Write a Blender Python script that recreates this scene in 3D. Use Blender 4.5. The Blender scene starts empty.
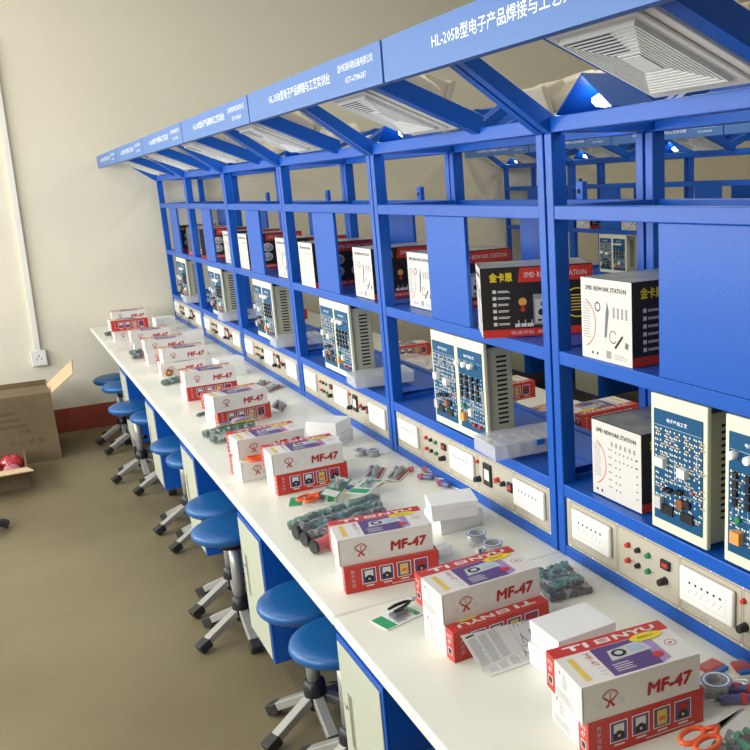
import bpy, math, random
from mathutils import Vector, Matrix
random.seed(7)
S = 1.12           # metres per layout unit (one shelf bay = one unit)
ZF = 0.70          # bench top above the floor, layout units
C = bpy.context.scene.collection
SC = bpy.context.scene
PI = math.pi

# ------------------------------------------------------------------ materials
MATS = {}
def mat(name, col, rough=0.5, metal=0.0, spec=0.5, noise=0.0, nscale=8.0, bump=0.0, bscale=60.0, alpha=1.0, emit=None, estr=0.0, trans=0.0, col2=None, coat=0.0):
    m = bpy.data.materials.new(name); m.use_nodes = True
    nt = m.node_tree; b = nt.nodes['Principled BSDF']
    b.inputs['Base Color'].default_value = (*col, 1)
    b.inputs['Roughness'].default_value = rough
    b.inputs['Metallic'].default_value = metal
    b.inputs['Specular IOR Level'].default_value = spec
    b.inputs['Coat Weight'].default_value = coat
    b.inputs['Alpha'].default_value = alpha
    b.inputs['Transmission Weight'].default_value = trans
    if emit: 
        b.inputs['Emission Color'].default_value = (*emit, 1); b.inputs['Emission Strength'].default_value = estr
    if noise > 0 or col2:
        tc = nt.nodes.new('ShaderNodeTexCoord'); n = nt.nodes.new('ShaderNodeTexNoise')
        n.inputs['Scale'].default_value = nscale; n.inputs['Detail'].default_value = 5
        nt.links.new(tc.outputs['Object'], n.inputs['Vector'])
        r = nt.nodes.new('ShaderNodeValToRGB')
        c2 = col2 if col2 else tuple(c*(1-noise) for c in col)
        r.color_ramp.elements[0].position = 0.35; r.color_ramp.elements[1].position = 0.65
        r.color_ramp.elements[0].color = (*c2, 1); r.color_ramp.elements[1].color = (*col, 1)
        nt.links.new(n.outputs['Fac'], r.inputs['Fac']); nt.links.new(r.outputs['Color'], b.inputs['Base Color'])
    if bump > 0:
        tc = nt.nodes.new('ShaderNodeTexCoord'); n = nt.nodes.new('ShaderNodeTexNoise')
        n.inputs['Scale'].default_value = bscale; n.inputs['Detail'].default_value = 3
        nt.links.new(tc.outputs['Object'], n.inputs['Vector'])
        bp = nt.nodes.new('ShaderNodeBump'); bp.inputs['Strength'].default_value = bump; bp.inputs['Distance'].default_value = 0.01
        nt.links.new(n.outputs['Fac'], bp.inputs['Height']); nt.links.new(bp.outputs['Normal'], b.inputs['Normal'])
    MATS[name] = m
    return m
def speckle(name, cols, scale, rough=0.3, coat=0.3):
    """voronoi cells in several colours: heaps of circuit boards, parts in a bag"""
    m = bpy.data.materials.new(name); m.use_nodes = True
    nt = m.node_tree; b = nt.nodes['Principled BSDF']
    b.inputs['Roughness'].default_value = rough; b.inputs['Coat Weight'].default_value = coat
    tc = nt.nodes.new('ShaderNodeTexCoord'); v = nt.nodes.new('ShaderNodeTexVoronoi'); v.inputs['Scale'].default_value = scale
    nt.links.new(tc.outputs['Object'], v.inputs['Vector'])
    sp = nt.nodes.new('ShaderNodeSeparateColor'); nt.links.new(v.outputs['Color'], sp.inputs['Color'])
    r = nt.nodes.new('ShaderNodeValToRGB'); r.color_ramp.interpolation = 'CONSTANT'
    e = r.color_ramp.elements
    while len(e) < len(cols): e.new(0.5)
    for i, c in enumerate(cols):
        e[i].position = i/len(cols); e[i].color = (*c, 1)
    nt.links.new(sp.outputs['Red'], r.inputs['Fac']); nt.links.new(r.outputs['Color'], b.inputs['Base Color'])
    bp = nt.nodes.new('ShaderNodeBump'); bp.inputs['Strength'].default_value = 0.4; bp.inputs['Distance'].default_value = 0.004
    nt.links.new(v.outputs['Distance'], bp.inputs['Height']); nt.links.new(bp.outputs['Normal'], b.inputs['Normal'])
    MATS[name] = m
    return m

mat('blue', (0.004, 0.092, 0.46), 0.36, spec=0.36, bump=0.05, bscale=220)
mat('blue_sign', (0.055, 0.155, 0.42), 0.42)
mat('white_ink', (0.85, 0.88, 0.92), 0.5)
mat('worktop', (0.80, 0.81, 0.71), 0.32, noise=0.03, nscale=3)
mat('worktop_edge', (0.72, 0.72, 0.62), 0.4)
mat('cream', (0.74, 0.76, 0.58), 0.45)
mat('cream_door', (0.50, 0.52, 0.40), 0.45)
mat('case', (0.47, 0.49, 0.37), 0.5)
mat('strip', (0.50, 0.46, 0.36), 0.45)
mat('line_dark', (0.22, 0.19, 0.14), 0.6)
mat('plastic_white', (0.86, 0.86, 0.80), 0.3)
mat('plastic_grille', (0.78, 0.76, 0.70), 0.45)
mat('plastic_beige', (0.66, 0.61, 0.48), 0.5)
mat('black', (0.012, 0.012, 0.014), 0.4)
mat('dark_hole', (0.01, 0.01, 0.01), 0.9)
mat('grey_mid', (0.30, 0.30, 0.30), 0.5)
mat('grey_light', (0.55, 0.55, 0.55), 0.5)
mat('steel', (0.62, 0.62, 0.60), 0.3, metal=0.8)
mat('silver_paint', (0.40, 0.40, 0.37), 0.35, metal=0.35)
mat('red', (0.60, 0.035, 0.02), 0.4)
mat('red_card', (0.55, 0.035, 0.025), 0.4)
mat('red_ink', (0.42, 0.02, 0.02), 0.5)
mat('green', (0.02, 0.25, 0.10), 0.4)
mat('green_card', (0.02, 0.33, 0.13), 0.4)
mat('orange', (0.85, 0.12, 0.03), 0.35)
mat('orange_part', (0.75, 0.35, 0.08), 0.5)
mat('yellow', (0.80, 0.62, 0.02), 0.4)
mat('gold_ink', (0.70, 0.50, 0.10), 0.5)
mat('purple', (0.10, 0.055, 0.20), 0.35)
mat('lilac', (0.36, 0.26, 0.50), 0.4)
mat('lcd', (0.42, 0.52, 0.62), 0.25)
mat('smd_white', (0.66, 0.64, 0.58), 0.5)
mat('card_white', (0.72, 0.70, 0.66), 0.5, noise=0.03, nscale=10)
mat('carton_white', (0.84, 0.84, 0.82), 0.55)
mat('card_black', (0.018, 0.017, 0.018), 0.35)
mat('card_top', (0.42, 0.43, 0.38), 0.3, col2=(0.25, 0.26, 0.22), nscale=18)
mat('pcb', (0.004, 0.080, 0.19), 0.5, spec=0.25)
mat('pcb_line', (0.45, 0.60, 0.72), 0.5)
mat('pad', (0.82, 0.80, 0.62), 0.4)
mat('resistor', (0.60, 0.42, 0.22), 0.5)
mat('copper', (0.42, 0.16, 0.06), 0.3, metal=0.5)
mat('seat_blue', (0.006, 0.100, 0.31), 0.38, bump=0.06, bscale=350)
mat('rubber', (0.02, 0.02, 0.02), 0.6)
mat('cardboard', (0.19, 0.135, 0.070), 0.8, noise=0.18, nscale=4)
mat('cardboard_in', (0.62, 0.45, 0.26), 0.8)
mat('cardboard_ink', (0.10, 0.065, 0.035), 0.8)
mat('kraft_label', (0.38, 0.37, 0.33), 0.7)
mat('bag_red', (0.62, 0.03, 0.05), 0.25, noise=0.5, nscale=14, bump=0.5, bscale=25, coat=0.5)
mat('bag_pink', (0.70, 0.22, 0.26), 0.25, noise=0.5, nscale=16, bump=0.5, bscale=25, coat=0.5)
mat('paper', (0.72, 0.73, 0.71), 0.6)
mat('clear', (0.80, 0.84, 0.88), 0.10, alpha=0.13, spec=0.9)
mat('clear_frost', (0.80, 0.83, 0.88), 0.2, alpha=0.36, spec=0.7)
mat('blue_plastic', (0.01, 0.17, 0.55), 0.3)
mat('handle_violet', (0.10, 0.10, 0.30), 0.15, coat=0.5)
mat('trunking', (0.80, 0.79, 0.72), 0.5)
mat('conduit_box', (0.74, 0.73, 0.68), 0.45)
mat('band_red', (0.40, 0.075, 0.042), 0.6, noise=0.15, nscale=3)
mat('wall', (0.76, 0.72, 0.57), 0.85, noise=0.03, nscale=1.5, bump=0.04, bscale=40)
mat('ceiling', (0.75, 0.72, 0.65), 0.9)
mat('frame_white', (0.8, 0.8, 0.78), 0.4)
mat('lamp_glow', (0.9, 0.95, 1.0), 0.4, emit=(0.75, 0.87, 1.0), estr=14)
mat('tube_glow', (0.95, 0.95, 0.9), 0.4, emit=(1, 0.95, 0.85), estr=3)
mat('teal_part', (0.02, 0.20, 0.19), 0.3)
mat('pen_grey', (0.13, 0.12, 0.14), 0.4)
speckle('boards', [(0.01,0.07,0.04),(0.03,0.14,0.08),(0.12,0.25,0.18),(0.02,0.03,0.03),(0.04,0.16,0.10),(0.42,0.48,0.46)], 70)
speckle('boards_teal', [(0.02,0.12,0.12),(0.10,0.28,0.26),(0.02,0.03,0.03),(0.05,0.20,0.19),(0.30,0.42,0.42),(0.10,0.03,0.03)], 75)
speckle('parts_dark', [(0.02,0.02,0.02),(0.08,0.08,0.09),(0.30,0.30,0.30),(0.10,0.02,0.02),(0.04,0.05,0.06)], 90)
# floor: olive-beige painted concrete, large soft stains
m = mat('floor', (0.215, 0.180, 0.100), 0.42, col2=(0.165, 0.135, 0.072), nscale=1.3, bump=0.06, bscale=9, spec=0.35)

# ------------------------------------------------------------------ mesh builder
TXT = {}
def text_mesh(s, bold=0.0, shear=0.0):
    k = (s, bold, shear)
    if k not in TXT:
        cu = bpy.data.curves.new('t', 'FONT'); cu.body = s; cu.resolution_u = 1; cu.offset = bold; cu.shear = shear
        ob = bpy.data.objects.new('t', cu); C.objects.link(ob)
        dg = bpy.context.evaluated_depsgraph_get(); dg.update()
        me = bpy.data.meshes.new_from_object(ob.evaluated_get(dg))
        vs = [tuple(v.co[:2]) for v in me.vertices]; fs = [tuple(p.vertices) for p in me.polygons]
        bpy.data.objects.remove(ob); bpy.data.meshes.remove(me); bpy.data.curves.remove(cu)
        x0 = min(v[0] for v in vs); x1 = max(v[0] for v in vs); y0 = min(v[1] for v in vs); y1 = max(v[1] for v in vs)
        TXT[k] = ([((x-x0)/(x1-x0), (y-y0)/(y1-y0)) for x, y in vs], fs, (x1-x0)/(y1-y0))
    return TXT[k]

class M:
    def __init__(s): s.v = []; s.f = []; s.fm = []; s.sm = []; s.mats = []
    def mi(s, m):
        if m not in s.mats: s.mats.append(m)
        return s.mats.index(m)
    def face(s, idx, m, smooth=False): s.f.append(tuple(idx)); s.fm.append(s.mi(m)); s.sm.append(smooth)
    def add(s, pts, faces, m, smooth=False):
        n = len(s.v); s.v += [tuple(p) for p in pts]
        for f in faces: s.face([n+i for i in f], m, smooth)
    def box(s, x0, x1, y0, y1, z0, z1, m):
        if x0 > x1: x0, x1 = x1, x0
        if y0 > y1: y0, y1 = y1, y0
        if z0 > z1: z0, z1 = z1, z0
        p = [(x, y, z) for z in (z0, z1) for y in (y0, y1) for x in (x0, x1)]
        s.add(p, [(0,2,3,1),(4,5,7,6),(0,1,5,4),(2,6,7,3),(0,4,6,2),(1,3,7,5)], m)
        return s
    def beam(s, a, b, w, h, m, up=(0,0,1)):
        a = Vector(a); b = Vector(b); d = (b-a).normalized(); u = Vector(up)
        r = d.cross(u)
        if r.length < 1e-4: r = Vector((1,0,0))
        r.normalize(); u = r.cross(d).normalized()
        p = [c + r*sx*w/2 + u*sz*h/2 for c in (a, b) for sx, sz in ((-1,-1),(1,-1),(1,1),(-1,1))]
        s.add(p, [(0,1,2,3),(7,6,5,4),(0,4,5,1),(1,5,6,2),(2,6,7,3),(3,7,4,0)], m)
        return s
    def poly(s, pts, m): s.add(pts, [tuple(range(len(pts)))], m)
    def prism(s, poly, a, b, axis, m):
        """polygon (2-D, counter-clockwise) swept along axis 'x','y','z' from a to b"""
        def mk(p, t):
            return {'x': (t, p[0], p[1]), 'y': (p[0], t, p[1]), 'z': (p[0], p[1], t)}[axis]
        n = len(poly); pts = [mk(p, a) for p in poly] + [mk(p, b) for p in poly]
        fs = [tuple(range(n))[::-1], tuple(range(n, 2*n))] + [(i, (i+1) % n, n+(i+1) % n, n+i) for i in range(n)]
        s.add(pts, fs, m); return s
    def tube(s, path, r, m, n=10, caps=True, smooth=True):
        path = [Vector(p) for p in path]; rs = r if isinstance(r, (list, tuple)) else [r]*len(path)
        base = len(s.v); prev = None
        for i, p in enumerate(path):
            d = (path[min(i+1, len(path)-1)] - path[max(i-1, 0)]).normalized()
            if prev is None:
                u = Vector((0,0,1)) if abs(d.z) < 0.9 else Vector((1,0,0))
                u = (u - d*u.dot(d)).normalized()
            else: u = (prev - d*prev.dot(d)).normalized()
            prev = u; w = d.cross(u)
            for k in range(n):
                a = 2*PI*k/n; q = p + (u*math.cos(a) + w*math.sin(a))*rs[i]; s.v.append(tuple(q))
        for i in range(len(path)-1):
            for k in range(n):
                a = base+i*n+k; b = base+i*n+(k+1) % n
                s.face((a, b, b+n, a+n), m, smooth)
        if caps:
            s.face(tuple(base+k for k in range(n))[::-1], m); s.face(tuple(base+(len(path)-1)*n+k for k in range(n)), m)
        return s
    def cyl(s, c, r, h, m, n=20, axis='z', smooth=True):
        c = Vector(c); d = {'x': Vector((1,0,0)), 'y': Vector((0,1,0)), 'z': Vector((0,0,1))}[axis]
        return s.tube([c, c+d*h], r, m, n, True, smooth)
    def lathe(s, prof, m, n=28, c=(0,0,0), smooth=True):
        base = len(s.v); k = len(prof)
        for i in range(n):
            a = 2*PI*i/n
            for r, z in prof: s.v.append((c[0]+r*math.cos(a), c[1]+r*math.sin(a), c[2]+z))
        for i in range(n):
            j = (i+1) % n
            for t in range(k-1):
                s.face((base+i*k+t, base+j*k+t, base+j*k+t+1, base+i*k+t+1), m, smooth)
        return s
    def sphere(s, c, r, m, n=12, k=8, sq=(1,1,1)):
        prof = [(r*math.sin(PI*i/k), -r*math.cos(PI*i/k)) for i in range(k+1)]
        b = len(s.v); s.lathe([(max(p[0], 1e-5), p[1]) for p in prof], m, n)
        for i in range(b, len(s.v)):
            x, y, z = s.v[i]; s.v[i] = (c[0]+x*sq[0], c[1]+y*sq[1], c[2]+z*sq[2])
        return s
    def xf(s, M4, start=0):
        for i in range(start, len(s.v)): s.v[i] = tuple(M4 @ Vector(s.v[i]))
        return s
    def build(s, name, parent=None, bevel=0.0, seg=2, local=True):
        me = bpy.data.meshes.new(name)
        me.from_pydata([(x*S, y*S, z*S) for x, y, z in s.v], [], s.f)
        for m in s.mats: me.materials.append(MATS[m])
        for p, mi, sm in zip(me.polygons, s.fm, s.sm): p.material_index = mi; p.use_smooth = sm
        me.validate(); me.update()
        o = bpy.data.objects.new(name, me); C.objects.link(o)
        if parent: o.parent = parent
        if bevel > 0:
            b = o.modifiers.new('bevel', 'BEVEL'); b.width = bevel*S; b.segments = seg; b.limit_method = 'ANGLE'; b.angle_limit = math.radians(40)
        return o

class Face:
    """a flat printed face on a mesh: u to the right, v up, seen from outside"""
    def __init__(s, m, o, ex, ey):
        s.m = m; s.o = Vector(o); s.ex = Vector(ex); s.ey = Vector(ey); s.n = s.ex.cross(s.ey).normalized()
    def P(s, u, v, k): return s.o + s.ex*u + s.ey*v + s.n*(0.00022*k)
    def rect(s, u0, v0, u1, v1, mt, k=1): s.m.poly([s.P(u0,v0,k), s.P(u1,v0,k), s.P(u1,v1,k), s.P(u0,v1,k)], mt)
    def poly(s, pts, mt, k=1): s.m.poly([s.P(u, v, k) for u, v in pts], mt)
    def ell(s, cu, cv, ru, rv, mt, k=1, n=20): s.poly([(cu+ru*math.cos(2*PI*i/n), cv+rv*math.sin(2*PI*i/n)) for i in range(n)], mt, k)
    def ring(s, cu, cv, r, w, mt, k=1, a0=0, a1=360, n=24):
        for i in range(n):
            a = math.radians(a0+(a1-a0)*i/n); b = math.radians(a0+(a1-a0)*(i+1)/n)
            s.poly([(cu+(r-w)*math.cos(a), cv+(r-w)*math.sin(a)), (cu+r*math.cos(a), cv+r*math.sin(a)), (cu+r*math.cos(b), cv+r*math.sin(b)), (cu+(r-w)*math.cos(b), cv+(r-w)*math.sin(b))], mt, k)
    def text(s, t, u0, v0, h, mt, k=1, width=None, bold=0.0, shear=0.0, rot=0):
        vs, fs, asp = text_mesh(t, 0.0, shear); w = width if width else h*asp
        if bold > 0:
            d = bold*h*1.3
            for du, dv, kk in ((-d, 0, .2), (d, 0, .4), (0, d, .6), (0, -d, .8)): s.text(t, u0+du, v0+dv, h, mt, k+kk, w, 0.0, shear, rot)
        c, q = math.cos(rot), math.sin(rot)
        pts = [s.P(u0 + x*w*c - y*h*q, v0 + x*w*q + y*h*c, k) for x, y in vs]
        s.m.add(pts, fs, mt)
    def lines(s, u0, v0, u1, v1, n, mt, k=1, duty=0.4, jit=0.25):
        for i in range(n):
            vv = v1 - (v1-v0)*(i+0.5)/n; hh = (v1-v0)/n*duty/2
            s.rect(u0, vv-hh, u1-(u1-u0)*random.random()*jit, vv+hh, mt, k)

# ------------------------------------------------------------------ scene helpers
def L(x, y, z): return (x*S, y*S, (z+ZF)*S)
def tag(o, label, cat, group=None, kind=None):
    o['label'] = label; o['category'] = cat
    if group: o['group'] = group
    if kind: o['kind'] = kind
    return o
def thing(name, loc=(0,0,0), rz=0.0):
    o = bpy.data.objects.new(name, None); C.objects.link(o); o.location = L(*loc); o.rotation_euler = (0, 0, rz); return o
def struct(o): o['kind'] = 'structure'; return o
def copy_tree(o, parent=None):
    c = o.copy(); C.objects.link(c)
    if parent: c.parent = parent
    for ch in list(o.children): copy_tree(ch, c)
    return c
USED = set()
def put(proto, loc, rz, label, cat, group=None, rx=0.0, ry=0.0):
    o = proto if proto.name not in USED else copy_tree(proto)
    USED.add(proto.name)
    o.location = L(*loc); o.rotation_euler = (rx, ry, rz)
    tag(o, label, cat, group); return o
ORD = ['nearest', 'second', 'third', 'fourth', 'fifth', 'sixth']

# ------------------------------------------------------------------ room
XL, XR, YN, YE, ZC = -3.3, 6.2, -4.6, 5.05, 2.45
def wall_box(name, x0, x1, y0, y1, z0, z1, mt):
    m = M(); m.box(x0, x1, y0, y1, z0+ZF, z1+ZF, mt); return struct(m.build(name))
m = M(); m.box(XL-.1, XR+.1, YN-.1, YE+.1, -0.06, 0, 'floor'); struct(m.build('floor'))
wall_box('ceiling', XL-.1, XR+.1, YN-.1, YE+.1, ZC, ZC+.06, 'ceiling')
wall_box('wall_end', XL-.1, XR+.1, YE, YE+.1, -ZF, ZC, 'wall')
wall_box('wall_right', XR, XR+.1, YN, YE, -ZF, ZC, 'wall')
wall_box('wall_near', XL-.1, XR+.1, YN-.1, YN, -ZF, ZC, 'wall')
# left wall with four windows
WZ0, WZ1 = 0.15, 1.60
wins = [(-1.1, 0.5), (1.2, 2.7), (3.15, 4.92)]
m = M(); ys = [YN] + [v for w in wins for v in w] + [YE]
for i in range(0, len(ys), 2): m.box(XL-.1, XL, ys[i], ys[i+1], 0, ZC+ZF, 'wall')
for a, b in wins:
    m.box(XL-.1, XL, a, b, 0, WZ0+ZF, 'wall'); m.box(XL-.1, XL, a, b, WZ1+ZF, ZC+ZF, 'wall')
struct(m.build('wall_left'))
for i, (a, b) in enumerate(wins):
    m = M(); z0, z1 = WZ0+ZF, WZ1+ZF; t = .03
    for (y0, y1, q0, q1) in ((a, b, z0, z0+t), (a, b, z1-t, z1), (a, a+t, z0, z1), (b-t, b, z0, z1), ((a+b)/2-t/2, (a+b)/2+t/2, z0, z1)):
        m.box(XL-.07, XL-.03, y0, y1, q0, q1, 'frame_white')
    struct(m.build('window_%d' % (i+1)))
m = M(); m.box(XL, XR, YE-.008, YE-.0005, 0.0005, .165, 'band_red'); struct(m.build('baseboard_end'))
# cable trunking and socket on the end wall
t = thing('wall_outlet', (-.872, YE-.001, -.17))
tag(t, 'white surface wall socket at the foot of a white cable trunking on the end wall', 'socket')
m = M(); m.box(-.046, .046, -.028, 0, -.052, .052, 'conduit_box'); o = m.build('outlet_box', t, bevel=.005)
m = M(); f = Face(m, (-.046, -.028, -.052), (1,0,0), (0,0,1)); f.rect(.012, .012, .08, .092, 'plastic_white')
for u in (.03, .058): f.rect(u, .04, u+.004, .056, 'black', 2)
f.rect(.043, .062, .049, .076, 'black', 2); m.build('socket_face', t)
m = M(); m.beam((0, -.012, .05), (.046, -.012, 1.98), .030, .022, 'trunking', up=(0,1,0)); m.build('cable_trunking', t)

# ------------------------------------------------------------------ shelf rack (one bay, double sided). Local: y 0..1 (y=1 far joint), x 0..D
D = 0.30
PW, PD = 0.027, 0.036
ZM, ZLo, ZR = 0.481, 0.174, 0.791
def instrument_panel(rack, back):
    """socket strip; built for the front side, rotated by 180 degrees for the back"""
    X = 0.006
    m = M(); m.box(X, X+.006, .034, .966, .027, .145, 'strip')
    f = Face(m, (X, .966, .027), (0,-1,0), (0,0,1))     # u = .966 - y
    h = .118
    for a, b in ((.016, .191), (.195, .392), (.396, .560), (.564, .755), (.759, .920)):   # module outlines
        for q in ((a, .006, b, .0075), (a, h-.0075, b, h-.006), (a, .006, a+.0015, h-.006), (b-.0015, .006, b, h-.006)):
            f.rect(*q, 'line_dark')
    for u in (.010, .100, .193, .290, .394, .480, .562, .66, .757, .84, .924):
        for v in (.0032, h-.0032): f.ell(u, v, .0026, .0026, 'plastic_white', 2, 8)
    f.text('HL-205B', .452, .0105, .0045, 'line_dark', 1)
    for u in (.236, .296): f.lines(u, .046, u+.02, .052, 1, 'line_dark', jit=0)
    f.lines(.585, .052, .70, .056, 1, 'line_dark', jit=0)
    fix = lambda mm: mm.xf(Matrix.Translation((D, 1, 0)) @ Matrix.Rotation(PI, 4, 'Z')) if back else mm
    pn = fix(m).build('instrument_panel', rack)
    for t in (.137, .508, .872):
        y = 1-t; m = M(); w, hh = .073, .0355; zc = .093
        m.box(X-.010, X, y-w, y+w, zc-hh, zc+hh, 'plastic_white')
        o = fix(m).build('socket_outlet', pn, bevel=.006, seg=3)
        m = M(); g = Face(m, (X-.0103, y+w, zc-hh), (0,-1,0), (0,0,1))
        for i in range(6):
            uu = .032+i*.0165
            g.ell(uu, .046, .0030, .0028, 'black', 1, 8)
            g.rect(uu-.003, .024, uu-.001, .029, 'grey_light', 1); g.rect(uu+.002, .030, uu+.004, .035, 'grey_light', 1)
        for q in ((.020, .014, .128, .0146), (.020, .058, .128, .0586), (.020, .014, .0206, .0586), (.128, .014, .1286, .0586)): g.rect(*q, 'grey_light')
        fix(m).build('socket_holes', o)
    def knob(y, z, r, mt, nm, d=.012):
        m = M(); m.tube([(X, y, z), (X-d, y, z)], [r, r*.8], mt, 12)
        fix(m).build(nm, pn)
    for t, c in ((.267, 'red'), (.300, 'black'), (.333, 'green')):
        for z in (.108, .074): knob(1-t, z, .0062, c, 'terminal', .009)
    def block(t, z, w, h, mt, mt2, nm):
        y = 1-t; m = M(); m.box(X-.006, X, y-w, y+w, z-h, z+h, mt)
        g = Face(m, (X-.006, y+w, z-h), (0,-1,0), (0,0,1)); g.rect(w*.35, h*.5, w*1.65, h*1.5, mt2)
        fix(m).build(nm, pn)
    block(.388, .108, .013, .009, 'black', 'red', 'digital_display')
    knob(1-.385, .073, .0085, 'black', 'knob', .018)
    knob(1-.600, .118, .0055, 'red', 'indicator_lamp', .008)
    knob(1-.604, .070, .0090, 'black', 'knob', .018)
    block(.655, .095, .020, .030, 'black', 'plastic_white', 'panel_meter')
    knob(1-.710, .096, .0075, 'red', 'terminal', .012)
    knob(1-.741, .094, .0075, 'black', 'terminal', .012)
    block(.775, .094, .011, .0125, 'black', 'red', 'power_switch')

def make_rack():
    r = thing('shelf_rack')
    for x0 in (0, D-PD):
        for y0 in (.004, 1-.004-PW):
            m = M(); m.box(x0, x0+PD, y0, y0+PW, 0, .937, 'blue'); m.build('post', r, bevel=.0022)
    ya, yb = .004+PW, 1-.004-PW
    for x0 in (0, D-.022):
        for z0, z1 in ((0, .027), (.145, .1745), (.451, .4812), (.7617, .7910)):
            m = M(); m.box(x0+.0012, x0+.022, ya, yb, z0, z1, 'blue'); m.build('rail', r, bevel=.002)
    for z0, z1 in ((.7617, .791), (.145, .168)):     # short side rails at both ends
        for y0 in (.006, 1-.006-.022):
            m = M(); m.box(PD, D-PD, y0, y0+.022, z0, z1, 'blue'); m.build('side_rail', r)
    m = M(); m.box(.022, D-.022, ya-.02, yb+.02, .1685, .1735, 'blue')
    m.box(.14, .146, ya, yb, .1735, .1765, 'blue'); m.box(.270, .274, ya, yb, .1735, .1765, 'blue')
    for y0 in (.022, 1-.022-.004): m.box(.036, .262, y0, y0+.004, .1735, .186, 'blue')
    m.build('lower_shelf', r)
    m = M(); m.box(.022, D-.022, ya-.02, yb+.02, .4745, .4795, 'blue'); m.build('upper_shelf', r)
    # upright sheet boxes on the upper shelf, front and back
    for back in (0, 1):
        T = Matrix.Translation((D, 1, 0)) @ Matrix.Rotation(PI, 4, 'Z') if back else Matrix.Identity(4)
        m = M(); m.box(-.001, .010, 1-.612, 1-.378, .4825, .7617, 'blue'); m.xf(T); m.build('cover_plate', r, bevel=.0015)
        if back:
            m = M(); m.box(.004, .020, 1-.302, 1-.272, .7905, .836, 'blue'); m.xf(T)
            b = m.build('bracket', r, bevel=.0015)
            m = M(); m.cyl((.0205, 1-.287, .812), .0065, .001, 'dark_hole', 12, 'x'); m.xf(T); m.build('bracket_hole', b)
        # top beam
        m = M(); m.box(.0, .030, .004, .996, .937, .968, 'blue'); m.xf(T); m.build('top_beam', r, bevel=.002)
        # steep end braces then level arms
        for y0 in (.004, 1-.004-PW):
            m = M(); yc = y0+PW/2
            m.prism([(.034,.937),(.0,.937),(-.205,1.094),(-.330,1.094),(-.330,1.064),(-.195,1.064),(-.024,.932+.028)][::-1] if 0 else
                    [(.036,.940),(.036,.968),(.016,.968),(-.186,1.098),(-.324,1.098),(-.324,1.070),(-.196,1.070),(-.004,.938)], y0, y0+PW, 'y', 'blue')
            m.xf(T); m.build('canopy_brace', r, bevel=.0015)
        # rail beside the fan, shallow slope
        m = M(); y0 = 1-.722; P = lambda x, dz: (x, .972 - .4*x + dz)
        m.prism([P(.012, -.018), P(.012, .028), P(-.255, .026), (-.325, 1.095), (-.325, 1.052), P(-.245, -.018)], y0, y0+.036, 'y', 'blue')
        m.xf(T); m.build('canopy_rail', r, bevel=.0015)
        m = M(); y0 = 1-.36
        m.prism([P(.012, .012), P(.012, .028), P(-.255, .026), (-.325, 1.095), (-.325, 1.08), P(-.245, .010)], y0, y0+.02, 'y', 'blue')
        m.xf(T); m.build('canopy_rail', r)
        # sign board
        m = M(); m.box(-.344, -.326, .005, .995, 1.0316, 1.1067, 'blue_sign')
        m.box(-.326, -.3235, .006, .994, 1.033, 1.105, 'blue')
        f = Face(m, (-.344, .995, 1.0316), (0,-1,0), (0,0,1))
        f.text('HL-205B型电子产品焊接与工艺实训台', .214, .030, .023, 'white_ink', 1, width=.482, bold=.008)
        f.text('温州虹联科教设备有限公司', .748, .044, .0155, 'white_ink', 1, width=.200)
        f.text('0577-67986587', .790, .020, .0115, 'white_ink', 1, width=.118)
        m.xf(T); m.build('sign_board', r)
        m = M(); m.tube([(-.335, 1-.30, 1.1065), (-.335, 1-.30, 1.110)], [.006, .004], 'steel', 8); m.xf(T); m.build('bolt', r)
        instrument_panel(r, back)
    for y0 in (.004, 1-.004-PW):
        m = M(); m.box(.030, D-.030, y0, y0+PW, .940, .966, 'blue'); m.build('cross_beam', r)
    return r
rack0 = make_rack()
ROW2 = 2.70
def rack_label(row, i):
    return 'blue steel double-sided shelf rack with sign board, %s from the camera in the %s row' % (ORD[i], row)
for i in range(6):
    put(rack0, (0, i-1, .0005), 0, rack_label('near', i), 'shelf rack', 'shelf racks of the near bench row')
for i in range(6):
    put(rack0, (ROW2, i-1, .0005), 0, rack_label('far', i), 'shelf rack', 'shelf racks of the far bench row')

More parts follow.
